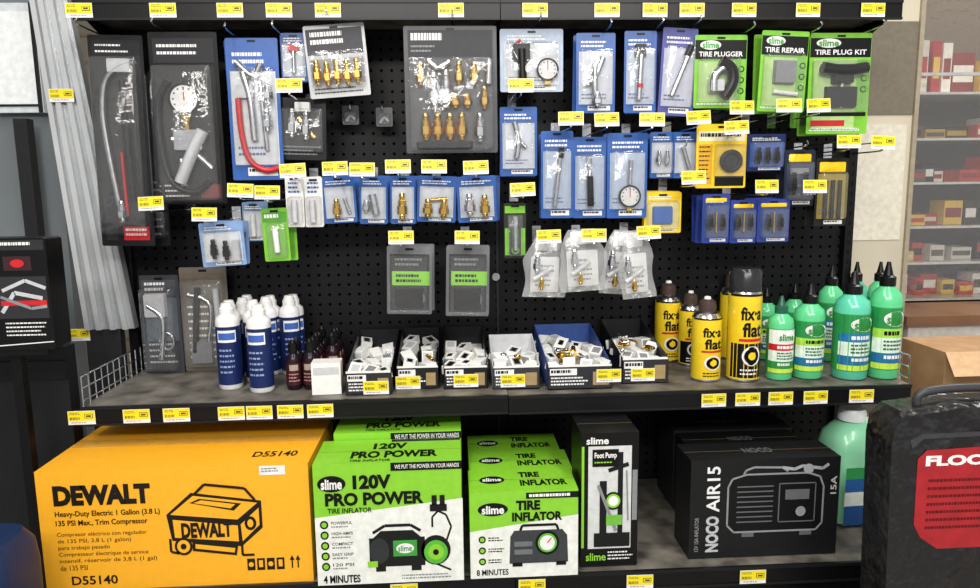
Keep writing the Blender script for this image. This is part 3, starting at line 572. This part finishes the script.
def art_p(A):
    A.rect(392,463,463,471,BK,3); A.text('WE PUT THE POWER IN YOUR HANDS',396,465,460,469,WH,4,.01)
    logo(A,319,474,347,490,3)
    A.text('120V',354,474,392,488,BK,3,.05); A.text('PRO POWER',326,491,424,504,BK,3,.045); A.text('TIRE INFLATOR',328,506,372,511,BK,3,.02)
    A.poly([(315,515),(463,500),(463,583),(315,583)],WHB,2)
    for k in range(5):
        A.disc(324,522+k*10.5,4.2,BK,3); A.disc(324,522+k*10.5,2.6,LIME,4)
        A.text(('POWERFUL','HIGH AMPS','COMPACT','EASY GRIP','120 PSI')[k],331,519+k*10.5,352,522+k*10.5,BK,3,.01); A.bars(331,523.5+k*10.5,352,526+k*10.5,1,GY,3,.6)
    A.text('4 MINUTES',321,573,358,581,BK,4,.03); A.bars(400,575,458,581,2,GY,4)
    B=M('#16181a',.3)
    A.rect(368,537,424,566,B,4); A.poly([(372,537),(380,530),(412,530),(420,537)],B,4); A.disc(378,550,10,M('#2e3134'),5,13); A.disc(435,551,15,B,4,15); A.disc(435,553,12,M('#57b436'),5,12); A.disc(435,553,8,LIME,6); A.disc(435,553,3,BK,7)
    A.rect(392,540,416,556,M('#3a9a3c'),5); A.disc(404,548,9,WH,6,5); A.text('slime',397,545,411,551,M('#2d8e3a'),7,.02)
    A.stroke([(372,532),(384,525),(410,525),(420,531)],3,B,3); A.rect(374,566,384,571,B,4); A.rect(410,566,420,571,B,4)
    A.stroke([(446,542),(451,528),(446,516),(438,512),(432,518),(432,528)],2,B,3); A.rect(432,496,437,506,B,6); A.rect(440,496,445,506,B,6); A.rect(430,505,447,512,B,6)
    A.stroke([(424,560),(450,572)],2,B,3); A.rect(366,560,376,566,LIME,6)
def top_p(m,w,h,dep):
    m.text('120V',lambda u,v:Vector((-w*.12+u*w*.24,dep*.56+v*dep*.26,h+.0007)),BK,.045)
    m.text('PRO POWER',lambda u,v:Vector((-w*.26+u*w*.6,dep*.2+v*dep*.28,h+.0007)),BK,.045)
    m.text('TIRE INFLATOR',lambda u,v:Vector((-w*.26+u*w*.28,dep*.06+v*dep*.09,h+.0007)),BK,.02)
    m.box(-w*.0,w*.5,dep*.88,dep*.98,h,h+.0005,BK)
carton('tire_inflator_carton','lime green and white carton with black inflator picture and bold title',(315,463,462,582),None,.135,LIME,art_p,topart=top_p,grp='pro tyre inflator cartons')
def art_p2(A): A.rect(392,433,463,440,BK,2); A.text('WE PUT THE POWER IN YOUR HANDS',396,434.5,460,439,WH,3,.01); A.text('120V',366,444,400,454,BK,2,.04); A.text('PRO POWER',341,456,430,466,BK,2,.04)
carton('tire_inflator_carton','lime green inflator carton standing behind a matching one',(336,432,462,540),-.335,.13,LIME,art_p2,topart=top_p,grp='pro tyre inflator cartons')
carton('tire_inflator_carton','lime green inflator carton standing behind a matching one',(345,424,461,520),-.195,.14,LIME,lambda A:None,topart=top_p,grp='pro tyre inflator cartons')
def art_t(A):
    A.rect(526,493,578,499,BK,2); A.bars(529,494.5,575,498,1,WH,3,.8); logo(A,478,502,508,515,2)
    A.text('TIRE',516,500.5,540,510,BK,3,.05); A.text('INFLATOR',512,512,562,521,BK,3,.045)
    A.poly([(470,530),(578,516),(578,577),(470,577)],WHB,2)
    for k in range(3):
        A.disc(482,538+k*11,3.6,BK,3); A.disc(482,538+k*11,2.2,LIME,4); A.bars(488,536+k*11,504,541+k*11,2,BK,3,.5)
    A.text('8 MINUTES',476,568,508,574,BK,4,.02)
    B=M('#3b3e42',.3); A.poly([(510,536),(514,530),(562,530),(567,536),(568,563),(509,563)],B,4); A.disc(547,543,12,BK,5); A.disc(547,543,9.5,M('#5db83a'),6); A.disc(547,543,7.5,WH,7); A.stroke([(547,543),(551,538)],1,RD,8)
    A.rect(514,541,532,546,M('#6a6e72'),5); A.rect(514,549,532,554,M('#6a6e72'),5); A.rect(512,562,522,566,BK,5); A.rect(556,562,566,566,BK,5); A.stroke([(520,530),(522,525),(556,525),(558,530)],2.5,BK,5)
def top_t(m,w,h,dep):
    m.text('TIRE',lambda u,v:Vector((-w*.02+u*w*.2,dep*.58+v*dep*.24,h+.0007)),BK,.045); m.text('INFLATOR',lambda u,v:Vector((-w*.02+u*w*.44,dep*.2+v*dep*.26,h+.0007)),BK,.04)
    m.add([(-w*.28+w*.12*math.cos(k*.4189),dep*.5+dep*.17*math.sin(k*.4189),h+.0006) for k in range(15)],[tuple(range(15))],BK)
    m.text('slime',lambda u,v:Vector((-w*.37+u*w*.18,dep*.43+v*dep*.16,h+.0009)),WH,.03)
carton('tire_inflator_carton','small lime green and white inflator carton with gauge picture',(470,491,578,576),None,.115,LIME,art_t,topart=top_t,grp='small tyre inflator cartons')
def art_t2(A): A.rect(514,471,570,477,BK,2); A.bars(517,472.5,568,476,1,WH,3,.8)
carton('tire_inflator_carton','small lime green inflator carton behind a matching one',(470,470,572,540),-.345,.115,LIME,art_t2,topart=top_t,grp='small tyre inflator cartons')
def art_t3(A): A.rect(510,453,558,458,BK,2); A.bars(513,454,556,457,1,WH,3,.8)
carton('tire_inflator_carton','small lime green inflator carton behind a matching one',(469,452,560,520),-.22,.12,LIME,art_t3,topart=top_t,grp='small tyre inflator cartons')
def art_f(A):
    A.rect(588,446,631,548,M('#d0d3d4'),1); A.rect(581.5,446,584,547,LIME,1)
    A.rect(592,449,618,466,BK,3); A.text('slime',586,437,608,444,WH,3,.03); A.text('Foot Pump',594,452,616,459,WH,4,.03); A.bars(594,461,616,464,1,LIME,4)
    B=M('#141517'); A.stroke([(620,452),(620,536)],5,B,4); A.stroke([(608,470),(628,464)],4,B,3); A.stroke([(603,480),(603,536)],7,B,4); A.rect(594,532,630,546,B,5); A.disc(613,500,9,B,5); A.disc(613,500,7,LIME,6); A.disc(613,500,5,WH,7)
    A.stroke([(598,484),(616,530)],3,GY,6); A.stroke([(626,470),(628,520)],1.5,GY,5); A.rect(606,514,622,524,M('#6db83c'),7)
    A.text('slime',586,552,606,560,LIME,5,.02); A.bars(608,551,634,561,3,WH,5,.4); A.rect(632,470,637,520,GY,2)
carton('foot_pump_carton','tall narrow black and white carton with foot pump picture',(581,433,638,566),None,.12,BK,art_f)
NB=M('#17181a',.4,0,.05)
def art_n(A):
    g=M('#8b8e92',.4); g2=M('#606266',.4)
    def vt(t,x0,x1,yb,yt,mat,b): A.mb.text(t,lambda u,v:A.pt(x1+(x0-x1)*v,yb+(yt-yb)*u,3),mat,b)
    vt('NOCO',706,719,550,514,M('#b9bcc0'),.05); vt('AIR15',706,719,510,465,M('#e6e8ea'),.02)
    vt('12V 15A INFLATOR',695,699,549,515,M('#9a9da0'),.0); vt('15A',829,835,496,478,M('#c0c0c0'),.02)
    P=[(727,486),(731,478),(745,474),(806,474),(818,478),(822,488),(822,524),(816,531),(734,531),(727,524)]
    A.poly(P,M('#0c0d0f'),2); A.stroke(P,1.8,g,3,True)
    A.stroke([(742,474),(744,470),(752,467),(780,468),(786,472)],2,g,3)
    for k in range(8): A.stroke([(736,486+k*5),(772,486+k*5)],1.3,g2,3)
    A.stroke([(778,484),(814,484),(814,522),(778,522)],1.2,g2,3,True); A.rect(784,490,808,500,g2,4); A.disc(800,512,5,g,4)
    A.stroke([(780,468),(792,470),(800,467),(820,470),(826,466)],3,M('#a4a6aa'),4); A.disc(806,470,5,M('#9a9ca0'),5); A.rect(742,532,754,536,g2,3); A.rect(800,532,812,536,g2,3)
def top_n(m,w,h,dep): m.text('NOCO',lambda u,v:Vector((-w*.1+u*w*.2,dep*.35+v*dep*.28,h+.0005)),M('#55575b'),.04)
carton('inflator_carton','matt charcoal carton with line drawing of compact compressor',(690,459,838,556),None,.10,NB,art_n,topart=top_n,grp='charcoal inflator cartons')
carton('inflator_carton','matt charcoal carton standing behind a matching one',(688,446,806,500),-.295,.10,M('#131416'),lambda A:None,topart=top_n,grp='charcoal inflator cartons')
carton('inflator_carton','matt charcoal carton standing behind a matching one',(673,430,790,500),-.185,.13,M('#202124'),lambda A:None,topart=top_n,grp='charcoal inflator cartons')
# ---------------- green jug
yj=-.26; x=U(850,540,yj)[0]; zt=U(850,408,yj)[1]; sc=mpp(850,480,yj); W=64*sc; H=zt-ZB
T=thing('sealant_jug','gallon green tyre sealant jug with pale handle and blue label','jug',(x,yj,ZB+.001),(0,0,rad(4)))
JG=M('#8fd8ae',.25,0,.06,12,.3)
m=MB(); m.loft([(0,W*.44,W*.34,3.5),(.006,W*.5,W*.4,3.5),(H*.66,W*.5,W*.4,3.5),(H*.78,W*.46,W*.36,3),(H*.86,W*.34,W*.26,2.4),(H*.91,W*.18,W*.17,2)],JG,32); m.build('jug_body',T)
m=MB(); m.tube([(W*.05,-W*.14,H*.90),(W*.22,-W*.3,H*.94),(W*.4,-W*.44,H*.86),(W*.38,-W*.5,H*.72),(W*.3,-W*.38,H*.6)],W*.065,M('#d5efe0',.3),10); m.build('jug_handle',T,label='pale translucent handle')
m=MB(); m.lathe([(W*.2,H*.90),(W*.2,H*.97),(W*.17,H)],M('#e9ecee',.35),20,Matrix.Translation((-W*.1,0,0))); m.build('jug_cap',T,label='white screw cap')
m=MB(); A=Art(m,(822,430,872,549),W*.82,H,-W*.4-.0005)
A.rect(822,484,872,546,M('#e6efe6'),1); A.rect(822,484,872,496,M('#2b9c50'),2); A.disc(856,490,12,WH,3,5); A.text('slime',847,487,866,493,M('#2d8e3a'),4,.03)
A.rect(822,496,872,510,M('#1b5fa8'),2); A.text('SEALANT',844,499,870,507,WH,3,.02); A.bars(844,513,870,523,3,M('#1d5e3a'),2,.5); A.rect(822,525,872,546,M('#1b4f90'),2); A.bars(844,528,868,543,4,WH,3,.5)
m.build('jug_label',T)
# ---------------- black jack case (stands on the floor)
yc=-.68; dp=.075
OUT=[(1062,640),(1060,420),(1040,404),(960,406),(930,411),(906,414),(894,426),(890,445),(889,640)]
pts=[U(px,py,yc) for px,py in OUT]; xo=pts[3][0]
pts=[(x-xo,z) for x,z in pts]; pts[0]=(pts[0][0],0); pts[-1]=(pts[-1][0],0)
pts=pts[::-1]
ar=sum(pts[i][0]*pts[(i+1)%len(pts)][1]-pts[(i+1)%len(pts)][0]*pts[i][1] for i in range(len(pts)))
if ar<0: pts=pts[::-1]
T=thing('tool_case','upright black soft sided tool case with red printed front','tool case',(xo,yc,0.001))
CB=bpy.data.materials.new('crinkled_black_vinyl'); CB.use_nodes=True; nt=CB.node_tree; b=nt.nodes['Principled BSDF']
b.inputs['Base Color'].default_value=(.012,.012,.014,1); b.inputs['Roughness'].default_value=.28
tc=nt.nodes.new('ShaderNodeTexCoord'); nz=nt.nodes.new('ShaderNodeTexNoise'); nz.inputs['Scale'].default_value=14; nz.inputs['Detail'].default_value=3
bp=nt.nodes.new('ShaderNodeBump'); bp.inputs['Strength'].default_value=1; bp.inputs['Distance'].default_value=.03
nt.links.new(tc.outputs['Object'],nz.inputs[0]); nt.links.new(nz.outputs['Fac'],bp.inputs['Height']); nt.links.new(bp.outputs[0],b.inputs['Normal'])
m=MB(); m.prism(pts,dp,.012,CB); m.prism(pts,.012,0,CB,.975); m.build('case_shell',T,label='crinkled glossy black vinyl shell')
m=MB(); zt=U(960,406,yc)[1]
m.tube([(-.05,.04,zt-.02),(-.045,.04,zt+.012),(.04,.04,zt+.02),(.12,.04,zt+.012),(.13,.04,zt-.02)],.008,M('#3a3b3f',.4),10); m.build('case_handle',T,label='dark grey carrying handle')
y1z=U(960,640,yc)[1]; xA=U(890,500,yc)[0]-xo; xB=U(1060,500,yc)[0]-xo
m=MB(); A=Art(m,(890,406,1060,640),xB-xA,zt-y1z,-.0005)
RR=M('#a8222a',.35,0,.1,25)
A.poly([(922,448),(1040,443),(1040,545),(940,545),(922,533),(915,520),(914,456)],RR,1)
A.text('FLOOR JACK',922,453,1056,466,WH,2,.05); A.bars(926,476,1020,530,7,M('#5c1216'),2,.35)
A.poly([(905,438),(916,432),(1040,430),(1040,434),(918,437),(908,446)],M('#3b3c40'),1)
for v in m.v: v.z+=y1z; v.x+=(xA+xB)/2
m.build('case_label',T,label='red printed label with white lettering')
# ---------------- surroundings, left side
SM=M('#b2b6ba',.34,.5,.08,8)
x0t,zt_=U(30,0,-.06);x1t,_=U(66,0,-.06);x0b,zb_=U(84,330,-.06);x1b,_=U(134,330,-.06)
def slab(m,xa,xb,xc,xd,z1,z0,y0,y1,mat): m.add([(xc,y0,z0),(xd,y0,z0),(xd,y1,z0),(xc,y1,z0),(xa,y0,z1),(xb,y0,z1),(xb,y1,z1),(xa,y1,z1)],[(3,2,1,0),(4,5,6,7),(0,1,5,4),(1,2,6,5),(2,3,7,6),(3,0,4,7)],mat)
k=(zt_+.15-zb_)/(zt_-zb_)
def ext(t,b): return b+(t-b)*k
T=thing('metal_partition','ribbed galvanised metal sheet closing the shelf end','metal sheet',(0,0,0))
m=MB(); slab(m,ext(x0t,x0b),ext(x1t,x1b),x0b,x1b,zt_+.15,zb_,-.055,-.03,SM)
for q in (.1,.32,.6,.85):
    a1=x0t+(x1t-x0t)*q;b1=x0b+(x1b-x0b)*q; slab(m,ext(a1,b1)-.006,ext(a1,b1)+.006,b1-.006,b1+.006,zt_+.15,zb_,-.068,-.055,M('#cfd2d5',.3,.4,.05,8))
m.box(x0b,min(x1b,XL-.028),-.055,-.03,0,zb_,M('#2a2b2e'))
m.build('ribbed_sheet',T)
x,z=U(76,342,-.07); mk('price_tag',TAG,T,(x,-.0555,z),(0,0,0),label='yellow shelf price tag')
x,z=U(62,102,-.07); mk('price_tag',TAG2,T,(x,-.0695,z),(0,0,0),label='yellow shelf price tag')
st('wall_side',-2.2,x0b-.08,.06,.1,0,3.2,M('#6d7479',.6,0,.1,4))
x,z=U(14,60,.0); m=MB(); m.box(-.08,.04,0,.02,-.12,.14,M('#cfd6dc',.3)); m.box(-.07,.03,-.002,0,-.1,.12,M('#e9edf0',.25)); m.box(-.07,.03,-.004,-.002,-.105,-.1,DK); m.box(.03,.038,-.006,0,-.12,.14,DK); m.build('wall_notice',None,(x,.035,z),label='pale framed plastic notice holder on grey wall',category='notice holder')
x,z=U(30,160,-.03); m=MB(); m.box(-.012,.02,0,.03,0,z+.1,M('#1d1e21',.5)); m.build('black_post',None,(x-.03,-.01,0),label='black plastic post beside the metal sheet',category='post')
def art_l(A):
    A.rect(-58,240,48,250,M('#2c2c30'),1); A.rect(6,256,34,270,M('#3a2226'),2); A.disc(20,263,7,RD,3,4); A.bars(4,242,40,248,1,WH,3,.5)
    A.rect(-10,276,47,318,M('#2e2f33'),1); A.stroke([(0,312),(14,292),(42,298)],4,LG,3); A.stroke([(2,290),(26,280),(46,288)],3.5,LG,3); A.rect(0,300,46,305,RD,4); A.stroke([(0,296),(30,308),(46,306)],3,CH,5)
    A.bars(2,322,44,338,4,WH,3,.35); A.stroke([(-20,346),(49,342)],1,WH,3)
y=-.42; xa=U(-60,290,y)[0]; xb=U(50,290,y)[0]; zt=U(20,238,y)[1]; zb=U(20,350,y)[1]
m=MB(); m.rr(-(xb-xa)/2,(xb-xa)/2,0,zt-zb,.006,.06,0,BK); A=Art(m,(-60,238,50,350),xb-xa,zt-zb,0); art_l(A)
m.build('tool_box_package',None,((xa+xb)/2,y,zb),label='black boxed hand tool set with red and chrome artwork',category='tool package')
xr=-.845
m=MB(); m.box(xa,xb-.02,y+.005,y+.06,zb-.012,zb-.001,BK); m.box(xr-.05,xr-.03,y+.03,y+.05,0,zb-.012,BK); m.box(xr-.16,xr-.02,y,y+.08,0,.015,BK)
m.build('side_rack',label='slim black steel stand carrying a boxed tool set',category='rack')
m=MB(); m.box(xa-.1,xr-.01,0,.04,0,zb-.03,M('#1b1c1f',.6,0,.1,12)); m.box(xa-.1,xr-.01,-.006,0,zb-.1,zb-.06,DK); m.build('low_cabinet',None,(0,y+.16,0),label='dark grey cabinet panel beside the gondola',category='cabinet')
y=-.62; xa=U(-60,545,y)[0]; xb=U(22,545,y)[0]; W=(xb-xa)/2; zt=U(10,538,y)[1]
m=MB(); m.loft([(0,W*.9,.07,4),(zt*.9,W,.08,4),(zt*.96,W*.97,.078,3.5),(zt,W*.8,.06,3)],M('#1c2d52',.4),28)
m.build('blue_drum',None,((xa+xb)/2,y,.0),label='dark blue plastic container standing on the floor',category='container')
# ---------------- surroundings, right side
PB=M('#d3cab6',.5,0,.05,5)
xa,zt=U(848,14,.14);xb,zb=U(903,270,.14)
m=MB(); m.box(xa,xb,.14,.16,zb-.35,zt+.2,PB); m.box(xb-.006,xb+.006,.13,.17,0,zt+.2,M('#a89c88')); m.box(xa+.01,xb-.008,.136,.14,U(870,115,.14)[1],zt-.02,M('#7c7466',.3)); m.box(xa+.03,xb-.02,.1365,.1398,U(870,240,.14)[1],U(870,125,.14)[1],M('#e6e0d0',.4)); m.build('partition_board',label='cream coloured display partition with tan edge post',category='partition')
yb=.55
X0=U(905,200,yb)[0]; X1=X0+.8
T=thing('glass_display_case','glass fronted display case stocked with mixed small goods','display case',((X0+X1)/2,yb,0),group=None)
m=MB(); W=(X1-X0)/2
levels=[U(940,q,yb)[1] for q in (92,138,182,226,262,298)]
for zz in levels: 
    m=MB(); m.box(-W+.026,W-.026,.0,.3,zz-.008,zz,M('#dcdcd4',.12)); m.build('glass_shelf',T,label='pale glass shelf')
for sx in (-W,W-.025):
    m=MB(); m.box(sx,sx+.025,0,.3,0,levels[0]+.45,M('#a39888')); m.build('case_side',T)
m=MB(); m.box(-W,W,.3,.31,0,levels[0]+.45,M('#6a5d4c')); m.build('back_board',T,label='brown back board')
m=MB(); m.box(-W,W,-.02,-.016,levels[-1],levels[0]+.4,GLS); m.box(-W,W,-.024,-.012,levels[0]+.05,levels[0]+.06,LG); m.build('glass_front',T,label='reflective clear glass front')
cols=['#1c1c20','#c9a227','#b02a22','#d8d4c8','#3a3128','#e3c14a','#c43a2c','#f0ede4','#5a5347','#8c2a22']
for li,zz in enumerate(levels):
    x=X0+.035
    while x<X1-.12:
        w=random.uniform(.03,.08);h=random.uniform(.03,.085) if li else random.uniform(.1,.2); m=MB(); mt=M(random.choice(cols))
        m.box(-w/2,w/2,0,.08,0,h,mt); m.box(-w/2+.004,w/2-.004,-.0006,0,h*.3,h*.7,M(random.choice(cols)))
        m.build('small_goods_box',None,(x+w/2,yb+.02+random.uniform(0,.1),zz+.001),(0,0,0),label='small coloured merchandise box on a distant shelf',category='small box',group='goods on the far shelving'); x+=w+random.uniform(.002,.012)
xa,zt=U(897,314,.30)
m=MB(); m.box(xa,xa+1.4,.25,.50,zt-.03,zt,M('#7d5a40',.4,0,.2,5)); m.box(xa+.02,xa+1.38,.27,.49,0,zt-.03,M('#cfcdc8')); m.build('sales_counter',label='brown topped counter with off white front panel',category='counter')
xa=U(944,370,-.0)[0]; zt=U(955,352,-.0)[1]; CBM=M('#b58e66',.7,0,.08,20)
m=MB(); m.box(0,.3,0,.2,0,zt,CBM)
m.add([(0,0,zt),(.3,0,zt),(.32,-.07,zt-.05),(-.02,-.07,zt-.05)],[(0,1,2,3)],M('#c8a47c',.7)); m.build('cardboard_box',None,(xa,0,0),label='open brown cardboard box beside the counter',category='cardboard box')
# ---------------- lights, world, camera
def area(x,y,z,sx,sy,e,rx=0):
    l=bpy.data.lights.new('ceiling_light','AREA'); l.shape='RECTANGLE'; l.size=sx;l.size_y=sy;l.energy=e; l.color=(1,.965,.91)
    o=bpy.data.objects.new('ceiling_light',l); o.location=(x,y,z); o.rotation_euler=(rad(rx),0,0); bpy.context.scene.collection.objects.link(o)
area(-.6,-1.7,2.9,.25,2.2,37,18); area(.9,-1.7,2.9,.25,2.2,37,18); area(.1,-3.1,2.5,2.6,.3,62,52); area(2.2,.6,3.0,1.2,.3,45,0)
w=bpy.data.worlds.new('w'); bpy.context.scene.world=w; w.use_nodes=True; w.node_tree.nodes['Background'].inputs[0].default_value=(1,.985,.96,1); w.node_tree.nodes['Background'].inputs[1].default_value=.6
cam=bpy.data.cameras.new('camera'); cam.sensor_width=36; cam.lens=FP/980*36; cam.clip_start=.02
co=bpy.data.objects.new('camera',cam); bpy.context.scene.collection.objects.link(co)
co.matrix_world=Matrix((( RT.x,UP.x,-fwd.x,C.x),(RT.y,UP.y,-fwd.y,C.y),(RT.z,UP.z,-fwd.z,C.z),(0,0,0,1)))
bpy.context.scene.camera=co
bpy.context.scene.view_settings.view_transform='Standard'
